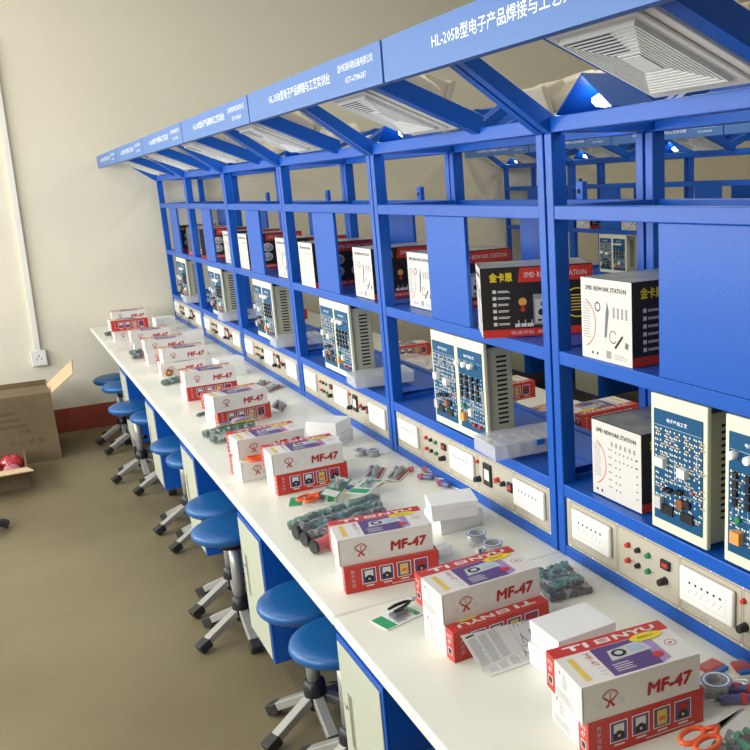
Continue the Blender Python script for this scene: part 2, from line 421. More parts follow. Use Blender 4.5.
# ------------------------------------------------------------------ exhaust fans and lamps on the canopies
def make_fan():
    """local: origin = centre of the panel's underside, panel in xy plane, looking down"""
    t = thing('exhaust_fan')
    a = .132
    m = M()
    m.box(-a, a, -a, a, .0, .012, 'plastic_grille')
    m.box(-a+.02, a-.02, -a+.02, a-.02, -.006, .0, 'plastic_grille')
    m.build('grille_panel', t, bevel=.004)
    m = M(); w = .090; n = 9
    for i in range(n):                      # mitred louvre frames, quarter by quarter
        r0 = .026+(w-.026)*i/(n-1); d = .0019
        for k in range(4):
            c, s_ = [(1,0),(0,1),(-1,0),(0,-1)][k]
            # bar at distance r0 along direction (c,s), length 2*r0
            if abs(c): m.box(c*r0-d, c*r0+d, -r0-d, r0+d, -.0135, -.006, 'plastic_white')
            else: m.box(-r0+d, r0-d, s_*r0-d, s_*r0+d, -.0135, -.006, 'plastic_white')
    m.build('louvres', t)
    m = M(); m.box(-.100, .100, -.100, .100, -.0062, -.0058, 'grey_light')
    for i in range(7):                      # dark openings in one quarter, where one looks into the duct
        r0 = .026+.008*(i+1)+.004
        m.poly([(-r0-.0026, r0-.002, -.0129), (-r0+.0024, r0-.005, -.0129), (-r0+.0024, -r0*.35, -.0129), (-r0-.0026, -r0*.35, -.0129)], 'dark_hole')
    m.build('duct_opening', t)
    m = M(); m.box(-.022, .022, -.022, .022, -.015, -.0135, 'plastic_white')
    f = Face(m, (-.022, .022, -.015), (0,-1,0), (1,0,0)); f.rect(.012, .014, .032, .030, 'lilac', 1); m.build('badge', t)
    m = M(); m.lathe([(.001,.012),(.120,.012),(.120,.075),(.113,.084),(.085,.088),(.080,.096),(.001,.096)], 'plastic_beige', 32)
    h = m.build('fan_housing', t)
    m = M(); m.box(.045, .112, -.060, .060, .020, .112, 'plastic_beige'); m.box(.108, .124, -.066, .066, .016, .120, 'plastic_beige')
    m.build('outlet_spigot', h, bevel=.004)
    return t
def make_lamp():
    """peaked sheet hood with a round white lamp under it; local origin at the middle of the hood base"""
    t = thing('work_lamp')
    m = M(); L_ = .055; w = .100; hgt = .070; th = .004
    for sgn in (-1, 1):
        p = [(-L_, sgn*w, 0), (L_, sgn*w, 0), (L_, 0, hgt), (-L_, 0, hgt)]
        q = [(x, y, z-th) for x, y, z in p]
        m.add(p+q, [(0,1,2,3),(7,6,5,4),(0,4,5,1),(1,5,6,2),(3,2,6,7),(0,3,7,4)], 'blue')
    m.build('lamp_hood', t)
    m = M(); m.box(-L_, L_, w-.002, w+.005, -.006, .001, 'steel'); m.build('hood_trim', t)
    m = M(); m.lathe([(.001,.0),(.018,.002),(.026,.010),(.026,.018),(.012,.026),(.001,.026)], 'lamp_glow', 20, c=(0,0,.006)); m.build('bulb', t)
    m = M(); m.cyl((0,0,.030), .010, .022, 'plastic_white', 12); m.build('bulb_socket', t)
    return t
fan0, lamp0 = make_fan(), make_lamp()
def side_xf(x, y, k, back, row):
    """bay-local point -> layout point"""
    if back: x, y = D-x, 1-y
    return (x+row, y+k)
for row, rn in ((0, 'near'), (ROW2, 'far')):
    for i in range(6):
        k = i-1
        for back in (0, 1):
            if row and back: continue
            x, y = side_xf(-.152, 1-.538, k, back, row)
            sd = 'back' if back else 'front'
            put(fan0, (x, y, .958+.4*.150), PI if back else 0,
                'white exhaust fan, %s canopy, %s rack of the %s row' % (sd, ORD[i], rn), 'exhaust fan', 'exhaust fans set in the canopies', ry=0).rotation_euler = (0, math.atan(.4), PI if back else 0)
            x, y = side_xf(.085, 1-.105, k, back, row)
            put(lamp0, (x, y, .976), PI if back else 0,
                'lit lamp under blue hood, %s side, %s rack of the %s row' % (sd, ORD[i], rn), 'lamp', 'hooded lamps on top of the racks')

# ------------------------------------------------------------------ workbenches and cabinets
XF_, XB_ = -.5455, D+.5455
def make_bench():
    t = thing('workbench')
    m = M(); m.box(XF_, XB_, .0012, .9988, -.024, 0, 'worktop'); m.build('worktop', t, bevel=.006, seg=3)
    for x0 in (.01, D-.04):
        for y0 in (.06, .91):
            m = M(); m.box(x0, x0+.03, y0, y0+.03, -ZF, -.054, 'blue'); m.build('leg', t)
    for x0 in (-.46, D+.43):
        m = M(); m.box(x0, x0+.03, .01, .99, -.054, -.0242, 'blue'); m.build('apron_rail', t)
    for y0 in (.02, .95):
        m = M(); m.box(-.43, D+.43, y0, y0+.03, -.054, -.0242, 'blue'); m.build('cross_rail', t)
    m = M(); m.box(.145, .155, .05, .95, -.62, -.054, 'blue'); m.build('back_panel', t)
    return t
bench0 = make_bench()
for row, rn in ((0, 'near'), (ROW2, 'far')):
    for i in range(6):
        put(bench0, (row, i-1, 0), 0, 'pale grey worktop section on blue legs, %s from the camera in the %s row' % (ORD[i], rn), 'workbench', 'workbench sections of the %s row' % rn)
def make_cabinet():
    t = thing('under_bench_cabinet')      # local: front at x=0 facing -x, y 0..w from right to left
    w, dp, h = .285, .40, .412
    m = M(); m.box(.006, dp, 0, w, 0, h, 'blue'); m.box(.05, dp, .01, w-.01, h, h+.092, 'blue'); m.build('cabinet_body', t, bevel=.002)
    m = M(); m.box(-.002, .006, .0, w, .0, h, 'blue'); m.build('door_frame', t, bevel=.0015)
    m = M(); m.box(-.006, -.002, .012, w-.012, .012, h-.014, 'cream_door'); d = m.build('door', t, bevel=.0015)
    m = M(); m.box(-.0085, -.006, w-.082, w-.064, .15, .29, 'steel'); f = Face(m, (-.0085, w-.064, .15), (0,-1,0), (0,0,1)); f.rect(.005, .008, .013, .132, 'line_dark'); m.build('handle', d)
    m = M(); m.cyl((-.009, w-.042, .245), .008, .004, 'steel', 12, 'x'); m.build('lock', d)
    return t
cab0 = make_cabinet()
for row, rn, ys_ in ((0, 'near', (-.076, .886, 1.878, 2.853, 3.872)), (ROW2, 'far', (0.02, 1.01, 2.0, 2.995, 3.945))):
    for n_, y in enumerate(ys_):
        put(cab0, (row-.480, y, -.56), 0, 'blue cabinet with cream door hung under the %s bench, %s from the camera' % (rn, ORD[n_]), 'cabinet', 'cabinets hung under the benches')

# ------------------------------------------------------------------ stools
def make_stool():
    t = thing('stool')
    m = M(); R = .134
    m.lathe([(.001,.003),(.10,.0),(.120,.003),(R-.004,.012),(R,.022),(R-.003,.033),(R-.016,.041),(R-.04,.045),(.001,.047)], 'seat_blue', 40)
    o = m.build('seat', t); o.location = (0, 0, .383*S)
    m = M(); m.cyl((0,0,.345), .05, .038, 'black', 16); m.build('seat_plate', t)
    m = M(); m.cyl((0,0,.12), .020, .24, 'silver_paint', 20); m.build('column', t)
    m = M(); m.lathe([(.022,.06),(.030,.075),(.034,.12),(.030,.15),(.022,.155)], 'black', 20); m.build('collar', t)
    m = M(); m.tube([(.02,.0,.215),(.055,.0,.215)], .006, 'black', 8); m.sphere((.062,0,.215), .014, 'black'); m.build('height_knob', t)
    for k in range(5):
        a = 2*PI*k/5; c, s_ = math.cos(a), math.sin(a)
        m = M(); m.beam((.018*c,.018*s_,.100), (.150*c,.150*s_,.034), .032, .026, 'silver_paint'); lg = m.build('leg', t, bevel=.003)
        m = M(); m.beam((.138*c,.138*s_,.036), (.178*c,.178*s_,.018), .040, .034, 'rubber'); m.build('foot', lg, bevel=.004)
    return t
st0 = make_stool()
stools = [(-.425, -.26, .942, 'blue round stool partly under the bench at the lower edge of the picture'),
 (-.405, .435, .942, 'blue round stool beside the nearest cabinet, right one of its pair'),
 (-.415, .715, .942, 'blue round stool behind the one beside the nearest cabinet'),
 (-.462, 1.415, .942, 'blue round stool in front of the second cabinet, nearer one of its pair'),
 (-.430, 1.70, .942, 'blue round stool just beyond the one at the second cabinet, half hidden by it'),
 (-.385, 2.405, .942, 'blue round stool by the third cabinet, nearer of the pair'),
 (-.410, 2.68, .942, 'blue round stool by the third cabinet, farther of the pair'),
 (-.412, 3.35, .942, 'blue round stool by the fourth cabinet, nearer of the pair'),
 (-.485, 3.65, .942, 'blue round stool pulled out by the fourth cabinet, farther of the pair'),
 (-.455, 4.30, .942, 'blue round stool near the end wall, nearer of the last pair'),
 (-.475, 4.58, .942, 'blue round stool closest to the red band of the end wall'),
 (-1.345, 3.20, .03, 'stool at the left edge of the picture showing only a foot')]
for x, y, a, lb in stools:
    put(st0, (x, y, -ZF), a, lb, 'stool', 'blue stools along the near bench' if x > -1 else None)

# ------------------------------------------------------------------ multimeter cartons
BL, BW, BH = .207, .122, .061
def make_mf(worn=False):
    t = thing('multimeter_box'); m = M()
    m.box(0, BL, 0, BW, 0, BH, 'card_white')
    # front, white
    f = Face(m, (0,0,0), (1,0,0), (0,0,1))
    f.text('MF-47', BL*.545, BH*.27, BH*.34, 'red_ink', 1, width=BL*.38, bold=.055, shear=.1)
    cx, cz = BL*.23, BH*.50
    f.ring(cx, cz, .0150, .0018, 'red_ink', 1, 15, 165, 14); f.ring(cx, cz-.001, .0125, .0008, 'red_ink', 1, 20, 160, 12)
    for s_ in (-1, 1):
        f.poly([(cx, cz-.004), (cx+s_*.010, cz+.004), (cx+s_*.012, cz+.002), (cx, cz-.008)][::s_], 'red_ink')
        f.poly([(cx, cz-.006), (cx+s_*.003, cz-.006), (cx+s_*.009, cz-.014), (cx+s_*.003, cz-.014)][::-s_], 'red_ink')
    f.rect(cx-.0008, cz-.003, cx+.0008, cz+.010, 'red_ink')
    f.text('川', cx-.026, cz-.013, .010, 'grey_light'); f.text('宇', cx+.016, cz-.013, .010, 'grey_light')
    f.rect(.0015, .004, .0028, BH-.002, 'grey_mid')
    # back, red with four pictures
    f = Face(m, (BL,BW,0), (-1,0,0), (0,0,1)); f.rect(0, 0, BL, BH, 'red_card')
    for i in range(4):
        u = .052+i*.0385
        f.rect(u-.0155, .016, u+.0155, .051, 'plastic_white', 2); f.rect(u-.014, .0175, u+.014, .0495, 'purple', 3)
        f.rect(u-.009, .030, u+.009, .046, 'card_white' if i < 2 else ('gold_ink' if i == 2 else 'red_ink'), 4)
        f.rect(u-.009, .0205, u+.009, .032, 'black' if i != 2 else 'gold_ink', 5); f.ell(u, .031, .006, .0045, 'black' if i != 2 else 'orange', 6, 12); f.ell(u, .0265, .0025, .0025, 'grey_light', 7, 8)
        f.rect(u-.008, .0095, u+.010, .0125, 'card_white', 2)
    for i in range(4): f.text('数字仪表'[i], .014, .044-i*.0105, .008, 'lcd', 2)
    f.lines(.10, .003, .19, .007, 1, 'card_white', 2, jit=0)
    # top
    f = Face(m, (0,0,BH), (1,0,0), (0,1,0)); f.rect(0, BW*.745, BL, BW, 'red_card')
    f.text('TI', BL*.115, BW*.815, BW*.115, 'card_white', 2, width=BL*.20, bold=.07)
    u = BL*.385; f.rect(u, BW*.815, u+.026, BW*.93, 'card_white', 2); f.rect(u+.005, BW*.850, u+.021, BW*.868, 'red_card', 3); f.rect(u+.005, BW*.885, u+.021, BW*.903, 'red_card', 3)
    f.text('NYU', BL*.55, BW*.815, BW*.115, 'card_white', 2, width=BL*.36, bold=.07)
    f.poly([(BL*.29, BW*.04), (BL*.70, BW*.04), (BL*.70, BW*.735), (BL*.29, BW*.735)], 'purple')
    f.poly([(BL*.70, BW*.04), (BL*.79, BW*.10), (BL*.79, BW*.735), (BL*.70, BW*.735)], 'lilac')
    f.poly([(BL*.37, BW*.36), (BL*.40, BW*.60), (BL*.70, BW*.66), (BL*.73, BW*.40)], 'grey_light', 2)
    f.rect(BL*.56, BW*.44, BL*.69, BW*.60, 'lcd', 3); f.ell(BL*.47, BW*.50, .013, .011, 'black', 3, 14); f.ell(BL*.47, BW*.50, .007, .006, 'grey_light', 4, 10)
    f.ell(BL*.72, BW*.24, .010, .009, 'red_card', 3, 12)
    f.lines(BL*.34, BW*.10, BL*.50, BW*.30, 4, 'grey_light', 2)
    f.ell(BL*.775, BW*.70, .030, .012, 'yellow', 4, 20); f.text('超强防护', BL*.70, BW*.675, .006, 'black', 5, width=.030)
    f.rect(BL*.075, BW*.10, BL*.125, BW*.66, 'gold_ink', 1)
    f.text('MF-47', BL*.215, BW*.68, .010, 'red_ink', 1, width=.040, rot=-PI/2)
    f.lines(BL*.225, BW*.10, BL*.27, BW*.34, 3, 'grey_light', 1)
    f.ring(BL*.895, BW*.42, .010, .0012, 'red_ink', 1, 0, 360, 16); f.rect(BL*.88, BW*.40, BL*.91, BW*.43, 'red_ink', 1)
    # ends
    for f in (Face(m, (0,BW,0), (0,-1,0), (0,0,1)), Face(m, (BL,0,0), (0,1,0), (0,0,1))):
        left = f.ex.y < 0
        r0, r1 = (0, BW*.25) if left else (BW*.75, BW)
        f.rect(r0, 0, r1, BH, 'red_card'); f.text('数显', r0+.006, BH*.72, .008, 'card_white', 2, width=.018)
        f.text('47', r0+.008, BH*.52, .009, 'card_white', 2, bold=.02); f.rect(r0+.007, BH*.18, r0+.023, BH*.42, 'card_white', 2); f.rect(r0+.009, BH*.21, r0+.021, BH*.39, 'black', 3)
        w0 = BW*.30 if left else BW*.06
        f.ell(w0+.012, BH*.80, .003, .003, 'red', 1, 10)
        for i in range(6): f.rect(w0+.020, BH*(.80-.07*i), w0+.020+.012+.008*random.random(), BH*(.80-.07*i)+.0014, 'grey_mid')
        f.lines(w0, BH*.06, w0+.060, BH*.32, 5, 'grey_mid', 1, .3)
    o = m.build('carton', t); return t
mf0 = make_mf()
piles = [  # x, y of the upper front-left corner, yaw, name
 (-.385, -.670, -.119, 'the nearest pile, at the lower right corner'),
 (-.423, -.275, -.001, 'the second pile, beside the instruction sheets'),
 (-.494, .088, -.154, 'the third pile, in front of the bagged circuit rolls'),
 (-.441, .803, -.011, 'the fourth pile, behind the green blister cards'),
 (-.497+.012, 1.02, .05, 'the fifth pile, under the bagged tools'),
 (-.419, 1.671, .18, 'the sixth pile, left of the pliers packs'),
 (-.421, 2.214, .02, 'the seventh pile, beside the brown tape roll'),
 (-.404, 2.876, .048, 'the eighth pile, halfway down the bench'),
 (-.432, 3.247, .03, 'the ninth pile from the camera'),
 (-.447, 3.643, .03, 'the tenth pile from the camera'),
 (-.485, 4.197, .06, 'the eleventh pile, the one with a red side on top'),
 (-.430, 4.66, .03, 'the last pile, by the end wall')]
low = {0: (.008, -.003, -.10, 1), 1: (.003, -.032, .03, 1), 2: (.006, -.008, -.154, 1), 3: (.008, .0, -.011, 1), 4: (-.004, -.030, .05, 0),
       5: (.012, .02, .18, 1), 6: (.004, .012, .05, 1), 7: (-.018, -.012, .02, 0), 8: (.006, .0, .03, 0), 9: (.012, .01, .0, 0), 10: (.01, .02, .05, 0), 11: (.01, .01, .03, 0)}
def mf(x, y, z, a, flip, label, grp):
    if flip:   # turned half round: the red side faces the camera
        c, s_ = math.cos(a), math.sin(a); x, y, a = x+BL*c-BW*s_, y+BL*s_+BW*c, a+PI
    return put(mf0, (x, y, z), a, label, 'carton', grp)
for i, (x, y, a, nm) in enumerate(piles):
    dx, dy, la, fl = low[i]
    mf(x, y, BH+.0012, a, 1 if i == 10 else 0, 'upper multimeter carton of %s' % nm, 'multimeter cartons on the near bench')
    mf(x+dx, y+dy, .0006, la, fl, 'lower multimeter carton of %s' % nm, 'multimeter cartons on the near bench')

# ------------------------------------------------------------------ plain white cartons
def make_white():
    t = thing('white_carton'); m = M(); m.box(0, .118, 0, .094, 0, .026, 'carton_white'); m.box(-.001, .119, -.001, .095, .026, .042, 'carton_white')
    f = Face(m, (-.001,-.001,.026), (1,0,0), (0,0,1)); f.rect(.002, .001, .0028, .015, 'grey_mid')
    m.build('carton', t, bevel=.0008); return t
wh0 = make_white()
whites = [(-.308, -.478, 0, .0, 1, 'lower plain white carton behind the nearest multimeter pile'), (-.304, -.480, .043, .0, 1, 'upper plain white carton behind the nearest multimeter pile'),
 (-.180, .256, 0, .0, 1, 'lower white carton of the pair behind the tape reels'), (-.205, .248, .043, -.26, .98, 'upper white carton of the pair behind the tape reels'),
 (-.205, 1.252, 0, -.85, 1, 'lower white carton of the pair near the two far tape reels'), (-.211, 1.248, .043, -.89, 1, 'upper white carton of the pair near the two far tape reels'),
 (-.195, 2.62, 0, .1, 1, 'lower white carton behind the seventh pile'), (-.200, 2.62, .043, .1, 1, 'upper white carton behind the seventh pile'),
 (-.180, 3.66, 0, .1, 1, 'white carton stacked low behind the ninth pile'), (-.180, 3.66, .043, .1, 1, 'white carton stacked on top behind the ninth pile'),
 (-.205, 4.42, 0, .1, 1, 'lower white carton near the end wall'), (-.205, 4.42, .043, .1, 1, 'upper white carton near the end wall')]
for x, y, z, a, sc, lb in whites:
    o = put(wh0, (x, y, z+.0006), a, lb, 'carton', 'plain white cartons'); o.scale = (sc, sc, 1)

# ------------------------------------------------------------------ rework station cartons
SL, SW, SH = .268, .172, .166
def make_smd(var):
    t = thing('rework_station_box'); m = M(); m.box(0, SL, 0, SW, 0, SH, 'card_black')
    # white end, faces -x
    f = Face(m, (0,SW,0), (0,-1,0), (0,0,1)); f.rect(0, 0, SW, SH, 'smd_white')
    f.text('SMD REWORK STATION', SW*.10, SH*.855, SH*.052, 'black', 2, width=SW*.80, bold=.04)
    f.ring(SW*.0, SH*.44, SW*.30, .0022, 'red', 2, -70, 72, 18)
    f.lines(SW*.04, SH*.25, SW*.20, SH*.70, 14, 'grey_mid', 2, .3, .2)
    if var == 0:
        f.ring(SW*.34, SH*.66, .010, .003, 'black', 2)
        f.poly([(SW*.47,SH*.30),(SW*.51,SH*.30),(SW*.565,SH*.62),(SW*.53,SH*.74),(SW*.50,SH*.60)], 'pen_grey', 2)
        f.poly([(SW*.47,SH*.22),(SW*.49,SH*.22),(SW*.505,SH*.30),(SW*.475,SH*.30)], 'smd_white', 3)
        f.ring(SW*.64, SH*.32, .013, .002, 'black', 2, 30, 330); f.beam_ = None
        f.poly([(SW*.66,SH*.20),(SW*.69,SH*.18),(SW*.84,SH*.34),(SW*.81,SH*.36)], 'black', 2)
        f.poly([(SW*.86,SH*.22),(SW*.92,SH*.20),(SW*.94,SH*.27),(SW*.88,SH*.29)], 'pen_grey', 2)
        for i in range(4): f.rect(SW*(.64+.08*i), SH*.55, SW*(.68+.08*i), SH*.68, 'grey_mid', 2)
        for i, u in enumerate((.22, .32)): f.ell(SW*u, SH*.08, .0032, .0032, 'black', 2, 8)
        f.rect(SW*.50, SH*.05, SW*.60, SH*.14, 'grey_mid', 2); f.lines(SW*.66, SH*.05, SW*.92, SH*.12, 3, 'grey_mid', 2, .3)
    else:
        for r_ in range(6):
            f.rect(SW*.34, SH*(.66-.10*r_), SW*.42, SH*(.66-.10*r_)+.003, 'grey_mid', 2)
            for c_ in range(6 if r_ < 2 else 2): f.ell(SW*(.50+.08*c_), SH*(.655-.10*r_), .0022, .0022, 'black', 2, 6)
            f.ell(SW*.92, SH*(.655-.10*r_), .0022, .0022, 'black', 2, 6)
        for c_ in range(6): f.rect(SW*(.40+.09*c_), SH*.72, SW*(.44+.09*c_), SH*.78, 'grey_mid', 2)
        for u in (.10, .20): f.ell(SW*u, SH*.07, .0035, .0035, 'black', 2, 8)
    for g, side in ((Face(m, (0,0,0), (1,0,0), (0,0,1)), 0), (Face(m, (SL,SW,0), (-1,0,0), (0,0,1)), 1)):
        g.rect(0, 0, SL, SH*.115, 'red', 1)
        g.text('恒温无铅  拆焊两用台', SL*.25, SH*.035, SH*.05, 'card_white', 2, width=SL*.5)
        g.poly([(SL*.33, SH*.78), (SL, SH*.78), (SL, SH*.985), (SL*.35, SH*.985)], 'red', 1)
        g.text('SMD REWORK STATION', SL*.385, SH*.845, SH*.075, 'card_white', 2, width=SL*.56, bold=.006)
        g.text('金卡思', SL*.08, SH*.80, SH*.125, 'yellow', 2, width=SL*.20, bold=.03)
        if var == 0:
            for i in range(6):
                g.rect(SL*.10, SH*(.635-.093*i), SL*.132, SH*(.685-.093*i), 'card_white', 2); g.lines(SL*.145, SH*(.64-.093*i), SL*.26, SH*(.675-.093*i), 2, 'card_white', 2, .6)
            g.ell(SL*.365, SH*.50, .010, .010, 'orange_part', 2, 14); g.poly([(SL*.345,SH*.36),(SL*.385,SH*.36),(SL*.375,SH*.46),(SL*.355,SH*.46)], 'red', 2)
            g.rect(SL*.46, SH*.16, SL*.66, SH*.60, 'grey_mid', 2); g.rect(SL*.475, SH*.19, SL*.645, SH*.53, 'grey_light', 3)
            g.ell(SL*.53, SH*.34, .008, .008, 'black', 4, 14); g.rect(SL*.525, SH*.43, SL*.60, SH*.48, 'black', 4); g.rect(SL*.495, SH*.21, SL*.53, SH*.24, 'black', 4)
            for i in range(3): g.rect(SL*(.29+.055*i), SH*.14, SL*(.335+.06*i), SH*.19, 'card_white', 2); g.rect(SL*(.318+.06*i), SH*.19, SL*(.327+.06*i), SH*.24, 'grey_light', 2)
            g.ring(SL*.86, SH*.45, .036, .003, 'yellow', 2); g.lines(SL*.80, SH*.32, SL*.92, SH*.58, 6, 'gold_ink', 2, .35)
        else:
            for i in range(5): g.ell(SL*.11, SH*(.66-.10*i), .0045, .0045, 'card_white' if i == 1 else 'green', 2, 8)
            for u, v in ((.36, .60), (.34, .33), (.66, .60), (.64, .33)):
                g.ell(SL*u, SH*v, .026, .020, 'grey_light', 2); g.ell(SL*(u+.01), SH*(v-.01), .019, .014, 'grey_mid', 3); g.ell(SL*u, SH*(v+.02), .006, .004, 'card_white', 4, 10)
    f = Face(m, (0,0,SH), (1,0,0), (0,1,0)); f.rect(.003, .003, SL-.003, SW-.003, 'card_top')
    m.build('carton', t); return t
smdA, smdB = make_smd(0), make_smd(1)
smds = [(smdA, .010, -.283, ZM, 0, 'black and white rework station box standing on the upper shelf, nearest the camera'),
 (smdB, .026, -.286, ZLo, -.0, 'rework station box on the lower shelf, rows of dots on its white end'),
 (smdA, -.049+.0, .224, ZM, -.42, 'rework station box turned to show its black side, behind the nearest double post'),
 (smdA, .062, .743, ZM, 0, 'rework station box left of the cover plate in the second rack'),
 (smdA, .030, 1.135, ZM, 0, 'rework station box just past the second double post, white end outward'),
 (smdB, .0, 1.663, ZM, 0, 'rework station box left of the cover plate in the third rack'),
 (smdA, .03, 2.10, ZM, 0, 'rework station box at the right of the fourth rack'),
 (smdB, .02, 2.74, ZM, 0, 'rework station box left of the cover plate in the fourth rack'),
 (smdA, .04, 3.16, ZM, 0, 'rework station box at the right of the fifth rack'),
 (smdB, .0, 3.74, ZM, -.28, 'rework station box left of the cover plate in the fifth rack, black side outward'),
 (smdA, .01, 4.20, ZM, -.62, 'rework station box at the right of the farthest rack, black side turned outward'),
 (smdB, .0, 4.63, ZM, -.28, 'rework station box left of the cover plate in the farthest rack'),
 (smdA, ROW2+.01, 3.77, ZM, 0, 'rework station box on the far row rack seen through the nearest bay, left one'),
 (smdA, ROW2+.01, 3.22, ZM, 0, 'rework station box on the far row rack seen through the nearest bay, right one'),
 (smdB, ROW2+.01, 2.6, ZM, 0, 'rework station box farther right on the far row upper shelf')]
for p_, x, y, z, a, lb in smds:
    put(p_, (x, y, z+(.0032 if z < .3 else .001)), a, lb, 'carton', 'rework station cartons')

# ------------------------------------------------------------------ training instruments
IW, IH, ID = .158, .268, .085
def make_inst(var):
    rnd = random.Random(11+var)
    t = thing('training_instrument')     # local: front at x=0, y 0..IW, z 0..IH
    m = M(); m.box(0, .010, 0, IW, 0, IH, 'cream'); fp = m.build('front_frame', t, bevel=.002)
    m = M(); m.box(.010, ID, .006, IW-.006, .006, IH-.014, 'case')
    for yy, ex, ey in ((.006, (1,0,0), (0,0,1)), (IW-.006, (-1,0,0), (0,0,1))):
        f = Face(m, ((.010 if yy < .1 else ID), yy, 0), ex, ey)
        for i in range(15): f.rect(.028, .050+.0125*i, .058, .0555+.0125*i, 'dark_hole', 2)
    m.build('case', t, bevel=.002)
    w, h = IW-.022, IH-.050
    m = M(); m.box(-.002, 0, .011, IW-.011, .022, .022+h, 'pcb')
    f = Face(m, (-.002, IW-.011, .022), (0,-1,0), (0,0,1))
    f.text('电子产品工艺', w*.28, h*.905, .0075, 'white_ink', 1, width=w*.42, bold=.02)
    for q in ((.02,.86,.98,.864),(.02,.30,.98,.304),(.02,.12,.98,.124)): f.rect(q[0]*w, q[1]*h, q[2]*w, q[3]*h, 'pcb_line')
    for i in range(10):
        u = rnd.uniform(.06,.9)*w; v = rnd.uniform(.15,.55)*h; f.rect(u, v, u+.0008, v+rnd.uniform(.01,.04), 'pcb_line'); f.rect(u, v, u+rnd.uniform(.01,.03), v+.0008, 'pcb_line')
    for r_ in range(15):
        for c_ in range(10):
            u = w*(.05+.10*c_)+rnd.uniform(-.001,.001); v = h*(.83-.05*r_) + (h*.0 if var else 0)
            if var and r_ < 3: continue
            if rnd.random() < .12: continue
            f.ell(u, v, .0022, .0024, 'pad', 2, 6)
            if rnd.random() < .55: f.ell(u+.0052, v-.001, .0022, .0022, 'pad', 2, 6)
            if rnd.random() < .35: f.rect(u+.001, v-.007, u+.012, v-.0045, 'resistor', 2)
    b = m.build('circuit_board', t)
    def bit(nm, mt, u, v, bw, bh, d, rnd_=False):
        y = IW-.011-u*w; z = .022+v*h; mm = M()
        if rnd_: mm.tube([(-.002,y,z),(-.002-d,y,z)], [bw, bw*.85], mt, 12)
        else: mm.box(-.002-d, -.002, y-bw, y+bw, z-bh, z+bh, mt)
        mm.build(nm, b)
    if var == 0:
        bit('relay', 'plastic_white', .20, .545, .012, .009, .012); bit('relay', 'plastic_white', .66, .515, .011, .009, .012)
        for u in (.30,.38,.55,.62): bit('capacitor', 'black', u, .31+.02*(u > .5), .0048, 0, .012, True)
        bit('potentiometer', 'grey_light', .14, .17, .010, .012, .010); bit('coil', 'copper', .58, .22, .011, 0, .008, True); bit('coil', 'black', .72, .24, .010, 0, .006, True)
        bit('led', 'red', .84, .36, .003, 0, .006, True)
        for u in (.28, .70): bit('header', 'black', u+.02, .12, .017, .009, .005)
    else:
        for u in (.14, .42, .68): bit('knob', 'plastic_white', u, .83, .0085, 0, .018, True)
        for r_ in range(4):
            for u in (.14,.36,.60,.82): bit('transistor', 'black', u, .66-.075*r_, .0048, .006, .006)
        bit('push_button', 'green', .20, .30, .007, 0, .008, True); bit('relay', 'plastic_white', .52, .24, .008, .010, .010)
        bit('transformer', 'orange_part', .20, .155, .011, .011, .012)
        bit('terminal', 'red', .66, .10, .005, 0, .010, True); bit('terminal', 'red', .88, .10, .005, 0, .010, True)
    for u, v in ((.02,.06),(.98,.06),(.02,.94),(.98,.94),(.98,.5),(.02,.5)): pass
    return t
in0, in1 = make_inst(0), make_inst(1)
IN = [(in0, 0, -.507, 'nearest, left'), (in1, 0, -.710, 'nearest, right')]
for i in range(1, 6):
    IN += [(in0, 0, i-.512, '%s, left' % ORD[i]), (in1, 0, i-.672, '%s, right' % ORD[i])]
for p_, x, y, w_ in IN:
    a, b = w_.split(', ')
    put(p_, (x+.002, y, ZLo+.0065), 0, '%s-hand cream framed blue circuit panel box on the lower shelf of the %s rack' % (b, a), 'instrument', 'training instruments on the near row')
for i in range(2, 6):
    for p_, dy, b in ((in0, .488, 'left'), (in1, .328, 'right')):
        put(p_, (ROW2+.002, i-1+dy, ZLo+.0065), 0, '%s-hand blue circuit panel box on the %s rack of the far row' % (b, ORD[i]), 'instrument', 'training instruments on the far row')

# ------------------------------------------------------------------ clear divided cases
def make_case():
    t = thing('parts_case'); m = M(); a, b, h = .205, .125, .032
    m.box(0, a, 0, b, 0, .003, 'clear_frost')
    for x in (0, a-.002): m.box(x, x+.002, 0, b, .003, h, 'clear_frost')
    for y in (0, b-.002): m.box(.002, a-.002, y, y+.002, .003, h, 'clear_frost')
    for i in range(1, 6): m.box(a*i/6, a*i/6+.0015, .002, b-.002, .003, h-.003, 'clear_frost')
    for j in range(1, 3): m.box(.002, a-.002, b*j/3, b*j/3+.0015, .003, h-.004, 'clear_frost')
    m.build('tray', t)
    m = M(); m.box(-.002, a+.002, -.002, b+.002, h, h+.006, 'clear_frost'); ld = m.build('lid', t, bevel=.001)
    m = M(); m.box(a*.55, a*.55+.022, -.0045, -.002, h-.010, h+.004, 'blue_plastic'); m.build('latch', t)
    return t
cs0 = make_case()
cases = [(-.058, .18, ZLo+.013, -.06, 'clear plastic divided case sticking out over the lower rail of the second rack'),
 (-.050, 1.17, ZLo+.013, -.10, 'clear plastic divided case sticking out of the third rack'),
 (-.045, 2.16, ZLo+.013, -.05, 'clear plastic divided case sticking out of the fourth rack'),
 (-.045, 3.18, ZLo+.013, .0, 'clear plastic divided case sticking out of the fifth rack'),
 (-.045, 4.18, ZLo+.013, .0, 'clear plastic divided case sticking out of the farthest rack')]
for x, y, z, a, lb in cases: put(cs0, (x, y, z), a, lb, 'parts case', 'clear parts cases on the lower shelves')

